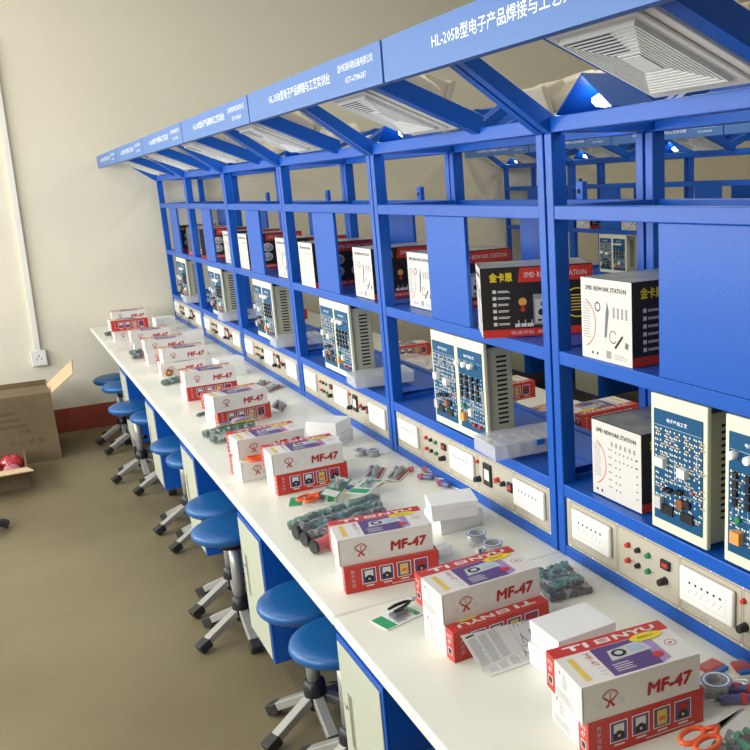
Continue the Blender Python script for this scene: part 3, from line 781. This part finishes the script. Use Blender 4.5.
# things on the opposite half of the bench, seen through the racks
back_mf = [(.335, .39, .1290, .02, 1), (.42, .86, .0, .1, 0), (.36, 1.30, .085, .0, 1), (.40, 1.75, .0, -.05, 1), (.60, 2.46, .0, .0, 1), (.38, 2.75, .06, .0, 1), (.36, 1.02, .086, .05, 1), (.36, .08, .0, 0, 0), (.40, 3.3, .0, 0, 1), (.38, 3.8, .06, 0, 1)]
bn = ['red sided multimeter carton behind the nearest double post, raised on white cartons', 'multimeter carton lying on the far half of the second bench', 'red sided multimeter carton raised on cartons behind the third rack', 'multimeter carton on the far half of the bench behind the third rack, by its middle',
      'multimeter carton on the far half behind the fourth rack, by its right end', 'multimeter carton raised behind the fourth rack, at its left', 'red sided multimeter carton seen behind the clear cases of the second rack', 'multimeter carton hidden low behind the second rack', 'multimeter carton behind the fifth rack, nearer', 'multimeter carton behind the fifth rack, farther']
for (x, y, z, a, fl), lb in zip(back_mf, bn): mf(x, y, z+.001, a, fl, lb, 'multimeter cartons on the far half of the bench')
bw = [(.345, .40, 0, 'lowest white carton under the red sided carton behind the nearest double post'), (.345, .40, .0427, 'middle white carton under the red sided carton behind the nearest double post'), (.345, .40, .0854, 'top white carton under the red sided carton behind the nearest double post'),
      (.37, 1.30, 0, 'lower white carton behind the third rack'), (.37, 1.30, .0425, 'upper white carton behind the third rack'), (.37, 1.02, 0, 'lower white carton behind the clear cases'), (.37, 1.02, .0425, 'upper white carton behind the clear cases')]
for x, y, z, lb in bw: put(wh0, (x, y, z+.001), .02, lb, 'carton', 'plain white cartons on the far half')

# ------------------------------------------------------------------ small things on the bench
def reel(x, y, z, label, r=.024, h=.020):
    t = thing('tape_reel', (x, y, z))
    m = M(); m.lathe([(.6*r,0),(r,0),(r,.0016),(.86*r,.0016),(.86*r,h-.0016),(r,h-.0016),(r,h),(.6*r,h),(.6*r,0)], 'clear_frost', 24); m.build('flange', t)
    m = M(); m.lathe([(.62*r,h+.0004),(.93*r,h+.0004)], 'blue_plastic', 24); m.lathe([(.70*r,h+.0007),(.84*r,h+.0007)], 'plastic_white', 24); m.build('printed_ring', t)
    m = M(); m.lathe([(.62*r,.002),(.84*r,.002),(.84*r,h-.002),(.62*r,h-.002)], 'steel', 24); m.build('solder_wire', t)
    tag(t, label, 'reel', 'solder reels'); return t
reel(-.137, .150, .012, 'solder reel with blue ring label, left one between the white cartons and the second pile', .026).rotation_euler = (.0, .0, 0)
reel(-.122, .098, 0.0005, 'solder reel with blue ring label, right one just behind the second pile', .026)
reel(-.103, 1.03, 0.0005, 'small solder reel, left of the pair by the fourth pile', .022)
reel(-.070, 1.00, 0.0005, 'small solder reel, right of the pair by the fourth pile', .022)
reel(-.100, -.645, 0.0005, 'blue ringed solder reel behind the nearest pile', .027, .024)
t = thing('bottle_cap_box', (-.250, .128, .0005), .25); tag(t, 'small clear case with blue side between the second and third piles', 'small case')
m = M(); m.box(0, .045, 0, .028, 0, .022, 'clear_frost'); m.build('clear_body', t, bevel=.001)
m = M(); m.box(-.001, .004, 0, .028, 0, .022, 'blue_plastic'); m.build('blue_side', t)
t = thing('cable_clip', (-.147, .112, .0005), .1); tag(t, 'small blue and white striped box under the left solder reel', 'small box')
m = M(); m.box(-.014, .016, -.012, .0, 0, .012, 'plastic_white')
f = Face(m, (-.014, -.012, 0), (1,0,0), (0,0,1)); f.rect(.003, 0, .010, .012, 'blue_plastic'); f.rect(.018, 0, .024, .012, 'blue_plastic'); m.build('striped_body', t)
# screwdrivers
def driver(x, y, a, grip, label, z=.0095):
    t = thing('screwdriver', (x, y, z), a)
    m = M(); m.tube([(0,0,0),(.006,0,0),(.03,0,0),(.046,0,0),(.052,0,0)], [.0065,.0085,.0075,.0085,.005], grip, 8); m.build('handle', t)
    m = M(); m.tube([(.052,0,0),(.115,0,-.004)], .0018, 'steel', 6); m.build('shaft', t)
    m = M(); m.lathe([(.0091,-.004),(.0093,.004)], 'red', 8); m.xf(Matrix.Translation((.012,0,0)) @ Matrix.Rotation(PI/2, 4, 'Y')); m.build('band', t)
    tag(t, label, 'screwdriver', 'small screwdrivers')
for x, y, a, g, lb in [(-.046, .775, -.95, 'clear', 'clear handled screwdriver, farthest left of the group behind the white cartons'), (-.010, .745, -1.05, 'handle_violet', 'violet handled screwdriver nearest the rack, top of the group'),
    (-.050, .690, -.9, 'handle_violet', 'violet handled screwdriver in the middle of the group behind the white cartons'), (-.026, .605, -1.3, 'handle_violet', 'violet handled screwdriver closest to the white cartons'),
    (-.075, -.700, 2.6, 'handle_violet', 'violet handled screwdriver right of the nearest pile, lowest of its group'), (-.050, -.690, 2.4, 'handle_violet', 'violet handled screwdriver right of the nearest pile, middle of its group'), (-.062, -.667, 2.9, 'handle_violet', 'violet handled screwdriver right of the nearest pile, topmost of its group')]:
    driver(x, y, a, g, lb)
def red_pack(x, y, a, label):
    t = thing('blade_pack', (x, y, .0006), a); tag(t, label, 'packet', 'red blade packs')
    m = M(); m.box(0, .040, 0, .030, 0, .006, 'red_card'); m.build('card_face', t, bevel=.001)
    m = M(); m.box(.002, .038, -.008, 0, 0, .006, 'blue_plastic'); m.build('blue_end', t)
    m = M(); m.box(.001, .039, .002, .028, .006, .010, 'clear'); m.build('clear_cover', t)
red_pack(-.072, -.600, .1, 'small red packet with blue end just behind the right end of the nearest pile')
red_pack(-.030, -.622, -.35, 'small red packet between the nearest pile and the blue rail, right one')
# pliers
def pliers(x, y, z, a, hm, label, rx=0, closed=.018, name='pliers', group='pliers'):
    t = thing(name, (x, y, z), a); t.rotation_euler = (rx, 0, a)
    for s_ in (-1, 1):
        m = M(); m.tube([(0,0,0),(-.02,s_*.010,0),(-.06,s_*closed,0),(-.095,s_*closed*.85,0)], [.005,.006,.0065,.005], hm, 8); m.build('handle', t)
        m = M(); m.tube([(0,0,0),(.016,s_*.006,0),(.042,s_*.0015,0)], [.007,.006,.0016], 'steel', 8); m.build('jaw', t)
    m = M(); m.cyl((0,0,-.004), .006, .009, 'steel', 12); m.build('pivot', t)
    tag(t, label, 'pliers', group); return t
pliers(-.040, -.675, .010, 2.2, 'blue_plastic', 'pliers with bright blue and white grips at the right edge of the picture')
def blister(x, y, z, a, cols, label, rx=0.0, ry=0.0, size=(.10,.055), tool=True, group='blister packed tools'):
    t = thing('blister_pack', (x, y, z), a); t.rotation_euler = (rx, ry, a)
    w, d = size
    m = M(); m.box(0, w, 0, d, 0, .0015, cols[0]); f = Face(m, (0,0,.0015), (1,0,0), (0,1,0)); f.rect(w*.02, d*.04, w*.30, d*.96, cols[1]); f.rect(w*.82, d*.1, w*.96, d*.9, cols[1])
    f.lines(w*.34, d*.06, w*.6, d*.3, 3, 'grey_mid'); m.build('backing_card', t)
    m = M(); m.box(w*.32, w*.80, d*.12, d*.88, .0015, .016, 'clear'); m.build('clear_bubble', t, bevel=.004)
    if tool:
        m = M(); m.tube([(w*.36,d*.35,.008),(w*.55,d*.5,.009),(w*.76,d*.40,.008)], [.004,.006,.004], cols[2], 8); m.tube([(w*.36,d*.65,.008),(w*.55,d*.5,.009),(w*.76,d*.7,.008)], [.004,.006,.004], cols[2], 8)
        m.build('packed_tool', t)
    tag(t, label, 'blister pack', group); return t
blister(-.476, -.122, .001, .25, ('carton_white','green_card','black'), 'white and green carded black tool left of the second pile', size=(.092,.060))
pliers(-.400, -.062, .0195, .35, 'black', 'black handled cutters lying on the green card left of the second pile').scale = (.55, .55, .55)
blister(-.440, .690, .001, -.35, ('carton_white','green_card','black'), 'white and green blister card with a black connector in front of the fourth pile', size=(.13,.08))
blister(-.330, .60, .030, .95, ('green_card','carton_white','grey_mid'), 'green packet with a grey tool leaning in front of the fourth pile', rx=.25, size=(.155,.045))
blister(-.250, .585, .028, .75, ('carton_white','green_card','boards'), 'pale blister card lying on the bagged circuit rolls', size=(.12,.06))
blister(-.255, .690, .004, .2, ('yellow','blue_plastic','boards'), 'yellow and blue carded packet half under the green packet', size=(.11,.06))
def pack_lean(x, y, a, tilt, label, face='lilac', two=True):
    t = thing('tool_packet', (x, y, .001), a); t.rotation_euler = (tilt, 0, a)
    m = M(); m.box(0, .125, 0, .052, 0, .002, 'paper' if not two else 'card_white'); f = Face(m, (0,0,.002), (1,0,0), (0,1,0)); f.rect(.004, .004, .121, .012, 'red_ink'); f.lines(.06, .02, .118, .045, 4, 'grey_mid')
    m.build('backing_card', t)
    m = M(); m.tube([(.008,.020,.008),(.05,.026,.010),(.085,.022,.009),(.115,.030,.007)], [.003,.009,.008,.003], 'grey_mid', 8); m.tube([(.010,.036,.008),(.05,.030,.009),(.09,.040,.008)], [.003,.006,.006], 'black', 8); m.build('packed_tool', t)
    m = M(); m.box(.004, .121, .008, .048, .002, .018, 'clear'); m.build('clear_bubble', t, bevel=.004)
    tag(t, label, 'tool packet', 'bagged tools')
pack_lean(-.150, 1.76, 1.15, .55, 'dark bagged tool leaning up between the fourth and sixth piles, beside the blue rail')
pack_lean(-.155, .74, 1.0, .25, 'silver bladed tool in a bag behind the bagged circuit rolls, left of the two')
pack_lean(-.105, .70, .85, .12, 'white backed tool packet next to the blue rail behind the third pile')
pack_lean(-.100, 2.14, .7, .2, 'dark bagged tools by the rail of the fourth rack, nearer packet')
pack_lean(-.095, 2.27, 1.0, .1, 'dark bagged tools by the rail of the fourth rack, farther packet')
pack_lean(-.12, 3.86, .5, .15, 'dark bagged tools by the rail behind the tenth pile')
pack_lean(-.21, 3.28, .5, .12, 'bagged tool on the bench near the eighth pile')
# bagged rolls of circuit boards
def roll(path, r, mt, label, cap=None, name='bagged_roll'):
    t = thing(name, (path[0][0], path[0][1], 0)); p0 = Vector((path[0][0], path[0][1], 0))
    pts = [Vector(p)-p0 for p in path]; n = 14
    q = [pts[0].lerp(pts[-1], i/(n-1)) for i in range(n)]; rs = [r*(1+.10*math.sin(i*2.3)+.06*math.sin(i*5.1)) for i in range(n)]; rs[0] *= .75; rs[-1] *= .75
    m = M(); m.tube(q, rs, mt, 12); m.build('rolled_contents', t)
    m = M(); m.tube(q, [x*1.10+.0008 for x in rs], 'clear', 12); m.build('clear_bag', t)
    if cap: m = M(); m.tube([q[0]-(q[1]-q[0])*.15, q[0]+(q[1]-q[0])*.4], r*1.06, cap, 12); m.build('end_cap', t)
    tag(t, label, 'bagged roll', 'bagged rolls on the bench'); return t
roll([(-.486,.505,.020),(-.225,.560,.020)], .0165, 'boards', 'bagged roll of green circuit boards, farthest of the bundle before the third pile')
roll([(-.486,.448,.020),(-.240,.508,.020)], .0165, 'boards_teal', 'bagged roll of teal circuit boards in the middle of the bundle', 'black')
roll([(-.482,.392,.020),(-.250,.455,.020)], .0165, 'parts_dark', 'bagged dark roll next to the red tube', 'black')
roll([(-.478,.332,.019),(-.320,.388,.019)], .0155, 'red', 'red tube with black end, nearest of the bundle before the third pile', 'black')
roll([(-.485,1.575,.018),(-.30,1.60,.018)], .0155, 'boards', 'green bagged roll left of the fifth pile, farther of two')
roll([(-.478,1.485,.018),(-.29,1.50,.018)], .0155, 'boards', 'green bagged roll left of the fifth pile, nearer of two')
blister(-.425, 1.575, .037, .06, ('yellow','blue_plastic','lilac'), 'yellow carded tool with blue end lying on the green bagged rolls', size=(.15,.035))
roll([(-.475,3.47,.015),(-.38,3.50,.015)], .013, 'parts_dark', 'small dark bagged roll at the bench edge by the ninth pile')
roll([(-.470,3.62,.015),(-.39,3.64,.015)], .013, 'boards', 'small green bagged roll at the bench edge by the tenth pile')
roll([(-.455,2.64,.015),(-.35,2.70,.015)], .014, 'boards', 'small green bagged roll at the bench edge by the seventh pile')
roll([(-.50,4.50,.012),(-.46,4.53,.012)], .012, 'boards', 'small green bagged roll at the bench edge by the eleventh pile')
roll([(-.44,1.93,.006),(-.40,1.95,.006)], .007, 'boards', 'tiny green bagged part in front of the sixth pile')
# bag of teal boards behind the second pile
t = thing('parts_bag', (-.150, -.225, .0005), .0); tag(t, 'clear bag of teal and black electronic parts behind the second pile', 'parts bag')
m = M(); rr = random.Random(3)
m.box(-.005, .092, .015, .145, .0005, .014, 'parts_dark')
def chips(m, rr, n, x0, x1, y0, y1, z0, z1, mts):
    for i in range(n):
        st = len(m.v); a, b, c = rr.uniform(.005,.013), rr.uniform(.003,.006), rr.uniform(.002,.004)
        m.box(-a, a, -b, b, -c, c, mts[i % len(mts)])
        m.xf(Matrix.Translation((rr.uniform(x0,x1), rr.uniform(y0,y1), rr.uniform(z0,z1))) @ Matrix.Rotation(rr.uniform(0,6.3), 4, 'Z') @ Matrix.Rotation(rr.uniform(-.6,.6), 4, 'X') @ Matrix.Rotation(rr.uniform(-.4,.4), 4, 'Y'), st)
chips(m, rr, 90, .0, .085, .03, .135, .018, .026, ['teal_part','parts_dark','teal_part','teal_part','boards_teal','black'])
m.build('loose_parts', t, bevel=.002)
m = M(); m.box(-.012, .100, .006, .155, 0, .036, 'clear'); m.build('clear_bag', t, bevel=.012, seg=3)
t.rotation_euler = (0,0,-.15)
# orange handled scissors
def scissors(x, y, z, a, label):
    t = thing('scissors', (x, y, z), a)
    for s_, nm in ((-1, 'handle'), (1, 'handle')):
        m = M(); pts = [(-.045+.024*math.cos(q), s_*.014+.013*math.sin(q), .004) for q in [2*PI*i/16 for i in range(17)]]; m.tube(pts, .0042, 'orange', 8); m.tube([(-.022,s_*.010,.004),(0,0,.004)], .0045, 'orange', 8); m.build(nm, t)
        m = M(); m.poly([(0,-.005,.004+s_*.001),(.065,s_*.001,.004+s_*.001),(0,.005,.004+s_*.001)], 'steel'); m.prism([(0,-.005),(.065,-.001),(.065,.001),(0,.005)], .003+s_*.001, .004+s_*.001, 'z', 'steel'); m.build('blade', t)
    tag(t, label, 'scissors', 'orange scissors'); return t
scissors(-.205, -.765, .040, .15, 'orange handled scissors on the bagged parts in front of the nearest pile').rotation_euler = (.0, 0, .2)
scissors(-.345, .700, .016, .5, 'orange handled scissors on the white and green cards before the fourth pile')
scissors(-.395, 1.000, .0625, .08, 'orange handled scissors lying on the front ledge of the fifth pile')
t = thing('parts_bag', (-.260, -.860, .0005), .1); tag(t, 'clear bag of green and dark parts at the bottom right corner under the scissors', 'parts bag')
m = M(); rr = random.Random(5)
chips(m, rr, 110, .0, .16, .0, .085, .008, .028, ['boards','parts_dark','green_card','black','grey_mid'])
m.build('loose_parts', t)
m = M(); m.box(-.015, .175, -.015, .10, 0, .037, 'clear'); m.build('clear_bag', t, bevel=.012, seg=3)
roll([(-.105,-.775,.014),(-.02,-.72,.014)], .011, 'red', 'red tube in a bag at the right edge, below the blue pliers')
# instruction sheets
def sheet(o_, ex, ey, w, h, label):
    ex = Vector(ex).normalized(); ey = Vector(ey); ey = (ey-ex*ey.dot(ex)).normalized(); ez = ex.cross(ey)
    t = thing('instruction_sheet', o_); M4 = Matrix((ex, ey, ez)).transposed().to_4x4()
    m = M(); m.box(0, w, 0, h, 0, .0006, 'paper'); f = Face(m, (0,0,.0006), (1,0,0), (0,1,0))
    for i in range(3): f.lines(.006+.023*i, .008, .026+.023*i, h-.014, 20, 'grey_mid', 1, .35)
    f.rect(.006, h-.010, .024, h-.007, 'black'); a0, a1 = w*.50, w-.006
    for q in ((a0,.010,a1,.0108),(a0,h-.014,a1,h-.0132),(a0,.010,a0+.0008,h-.014),(a1-.0008,.010,a1,h-.014)): f.rect(*q, 'grey_mid')
    for i in range(3):
        for j in range(2):
            u, v = a0+.008+.021*i, .016+.034*j; f.poly([(u,v),(u+.0014,v),(u+.006,v+.014),(u+.0046,v+.014)], 'black'); f.poly([(u+.0106,v),(u+.012,v),(u+.0064,v+.014),(u+.005,v+.014)], 'black'); f.rect(u+.0045,v+.012,u+.0065,v+.020,'black')
    m.xf(M4); m.build('printed_page', t); tag(t, label, 'paper', 'instruction sheets'); return t
sheet((-.388, -.384, .0008), (1, .0, 0), (.05, 1, .17), .150, .100, 'printed instruction sheet lying in front of the other one, before the second pile')
sheet((-.395, -.368, .004), (1, .17, 0), (-.02, 1, .75), .195, .078, 'printed instruction sheet behind the other one, propped against the second pile')
# tape roll beside the seventh pile, small stuff
t = thing('brown_tape_roll', (-.395, 2.84, .022)); tag(t, 'small brown tape roll standing against the eighth pile', 'tape roll'); t.rotation_euler = (PI/2, 0, .1)
m = M(); m.lathe([(.006,0),(.018,0),(.018,.012),(.006,.012),(.006,0)], 'copper', 24); m.build('tape', t)
# bags and tools on top of the fifth pile
blister(-.365, .990, .0625, .05, ('red_card','card_white','black'), 'red carded tool beside the scissors on the ledge of the fifth pile', size=(.075,.028))
# ------------------------------------------------------------------ cartons on the floor at left
t = thing('big_cardboard_box', (-1.56, 4.36, -ZF)); tag(t, 'tall brown cardboard box with one flap up, against the end wall', 'cardboard box')
m = M(); W, Dp, H = .70, .50, .415
for (x0,x1,y0,y1) in ((0,W,0,.008),(0,W,Dp-.008,Dp),(0,.008,.008,Dp-.008),(W-.008,W,.008,Dp-.008)): m.box(x0, x1, y0, y1, .008, H, 'cardboard')
m.box(0, W, 0, Dp, 0, .008, 'cardboard')
f = Face(m, (0,0,0), (1,0,0), (0,0,1))
for r_, z in enumerate((.31, .27, .23)): f.lines(.36, z, .52+.03*r_, z+.022, 2, 'cardboard_ink', 1, .5)
for i, ch in enumerate('小心轻放'): f.text(ch, .44+.05*i, .12, .035, 'cardboard_ink')
f.text('防潮', .50, .19, .03, 'cardboard_ink'); f.rect(.34, .30, .40, .35, 'kraft_label')
m.build('box_body', t)
m = M(); m.prism([(W-.008, .12),(W, .12),(W+.10, .20),(W+.10,.21)], 0, 1, 'y', 'cardboard_in') if 0 else None
m = M(); m.add([(W-.001, .0, H-.010),(W-.001, .30, H),(W+.16, .31, H+.13),(W+.14, .01, H+.095)]+[(W-.006, .0, H-.005),(W-.006, .30, H+.005),(W+.156, .31, H+.136),(W+.136, .01, H+.10)], [(0,3,2,1),(4,5,6,7),(0,1,5,4),(1,2,6,5),(2,3,7,6),(3,0,4,7)], 'cardboard_in'); m.build('flap', t)
m = M(); m.add([(0, .0, H),(W, .0, H),(W-.02, .15, H+.02),(.0, .15, H+.025)]+[(0, .0, H+.006),(W, .0, H+.006),(W-.02, .15, H+.026),(.0, .15, H+.031)], [(0,1,2,3)[::-1],(4,5,6,7),(0,1,5,4),(1,2,6,5),(2,3,7,6),(3,0,4,7)], 'cardboard'); m.build('flap', t)
t = thing('open_cardboard_box', (-1.52, 3.84, -ZF)); tag(t, 'low open cardboard box filled with red plastic bags, in front of the tall one', 'cardboard box')
m = M(); W, Dp, H = .47, .42, .115
for (x0,x1,y0,y1) in ((0,W,0,.008),(0,W,Dp-.008,Dp),(0,.008,.008,Dp-.008),(W-.008,W,.008,Dp-.008)): m.box(x0, x1, y0, y1, .008, H, 'cardboard')
m.box(0, W, 0, Dp, 0, .008, 'cardboard'); m.build('box_body', t)
m = M(); m.add([(0,0,H),(W,0,H),(W+.03,-.13,H+.010),(0,-.13,H+.010)]+[(0,0,H+.006),(W,0,H+.006),(W+.03,-.13,H+.016),(0,-.13,H+.016)], [(0,1,2,3),(7,6,5,4),(0,4,5,1),(1,5,6,2),(2,6,7,3),(3,7,4,0)], 'cardboard_in'); m.build('flap', t)
def bag(x, y, z, r, mt, label, sd):
    rr = random.Random(sd); t = thing('plastic_bag', (x, y, z)); m = M(); m.sphere((0,0,0), r, mt, 22, 14, (1.08, 1.05, .95))
    m.v = [(a*(1+rr.uniform(-.10,.10)), b*(1+rr.uniform(-.10,.10)), c*(1+rr.uniform(-.12,.12))) for a, b, c in m.v]
    m.build('crumpled_film', t); tag(t, label, 'plastic bag', 'red plastic bags in the open box'); return t
bag(-1.27, 4.02, -ZF+.095, .072, 'bag_red', 'crumpled bright red plastic bag in the open box, left', 1)
bag(-1.125, 3.92, -ZF+.078, .050, 'bag_pink', 'pinkish crumpled plastic bag at the right corner of the open box', 2)
bag(-1.43, 4.02, -ZF+.095, .068, 'bag_red', 'crumpled red plastic bag at the far left of the open box', 3)
bag(-1.125, 4.09, -ZF+.085, .058, 'bag_red', 'crumpled red plastic bag behind the pinkish one in the open box', 9)

def clear_bag(x, y, r, sd, label):
    rr = random.Random(sd); t = thing('parts_bag', (x, y, r*.62)); m = M(); m.sphere((0,0,0), r, 'clear_frost', 16, 10, (1.3, 1, .6))
    m.v = [(a*(1+rr.uniform(-.12,.12)), b*(1+rr.uniform(-.12,.12)), c*(1+rr.uniform(-.1,.1))) for a, b, c in m.v]; m.build('crumpled_film', t)
    m = M(); chips(m, rr, 14, -.04, .04, -.03, .03, -.015, .015, ['red', 'grey_mid', 'orange']); m.build('packed_parts', t)
    tag(t, label, 'parts bag', 'clear bags on the far half of the bench')
clear_bag(.50, 2.06, .085, 4, 'crumpled clear bag with red parts behind the third rack')
clear_bag(.50, 3.11, .085, 6, 'crumpled clear bag with red parts behind the fifth rack')
# ------------------------------------------------------------------ ceiling tubes (out of frame) and light
def area(name, loc, rot, sx, sy, power, col):
    d = bpy.data.lights.new(name, 'AREA'); d.shape = 'RECTANGLE'; d.size = sx*S; d.size_y = sy*S; d.energy = power; d.color = col
    o = bpy.data.objects.new(name, d); C.objects.link(o); o.location = L(*loc); o.rotation_euler = rot; return o
tubes = [(x, y) for x in (-1.9, 1.6, 4.2) for y in (-0.7, 1.9)]
PT = dict(win=64, tube=19)
for i, (x, y) in enumerate(tubes):
    t = thing('ceiling_light', (x, y, ZC-.001)); tag(t, 'twin tube ceiling light above the aisle', 'ceiling light', 'ceiling lights out of the frame')
    m = M(); m.box(-.10, .10, -.6, .6, -.05, 0, 'frame_white'); m.build('fixture_body', t)
    m = M()
    for dx in (-.05, .05): m.tube([(dx, -.56, -.065), (dx, .56, -.065)], .014, 'tube_glow', 10)
    m.build('tubes', t)
    area('tube_light', (x, y, ZC-.10), (0, 0, 0), .2, 1.1, PT['tube']*(1.3 if x > 0 else 1.0), (1.0, .93, .78))
for a, b in wins:
    area('window_daylight', (XL-.12, (a+b)/2, (WZ0+WZ1)/2), (0, -PI/2, 0), WZ1-WZ0, b-a, PT['win']*(b-a), (.95, .97, 1.0))
w = bpy.data.worlds.new('World'); SC.world = w; w.use_nodes = True
bg = w.node_tree.nodes['Background']; bg.inputs['Color'].default_value = (.75, .85, 1, 1); bg.inputs['Strength'].default_value = 0.5

# ------------------------------------------------------------------ camera
cam = bpy.data.cameras.new('camera'); co = bpy.data.objects.new('camera', cam); C.objects.link(co)
CAM = {'loc': [-1.0153, -1.63726, 0.84684], 'rot': [0.534469, 0.245866, -0.042394], 'f': 886.979, 'pp': [160.005, 26.806]}
yaw, pit, rol = CAM['rot']
fw = Vector((math.sin(yaw)*math.cos(pit), math.cos(yaw)*math.cos(pit), -math.sin(pit)))
rt = fw.cross(Vector((0,0,1))).normalized(); up = rt.cross(fw)
r2 = rt*math.cos(rol) + up*math.sin(rol); u2 = -rt*math.sin(rol) + up*math.cos(rol)
mt4 = Matrix((( r2.x, u2.x, -fw.x, 0), (r2.y, u2.y, -fw.y, 0), (r2.z, u2.z, -fw.z, 0), (0,0,0,1)))
co.matrix_world = Matrix.Translation(L(*CAM['loc'])) @ mt4
cam.sensor_width = 36; cam.sensor_fit = 'HORIZONTAL'; cam.lens = CAM['f']/750*36
cam.shift_x = -CAM['pp'][0]/750; cam.shift_y = CAM['pp'][1]/750
cam.clip_start = .05; cam.clip_end = 100
SC.camera = co
SC.view_settings.view_transform = 'Standard'; SC.view_settings.look = 'None'; SC.view_settings.gamma = 1; SC.view_settings.use_curve_mapping = False
SC.view_settings.exposure = 0.0
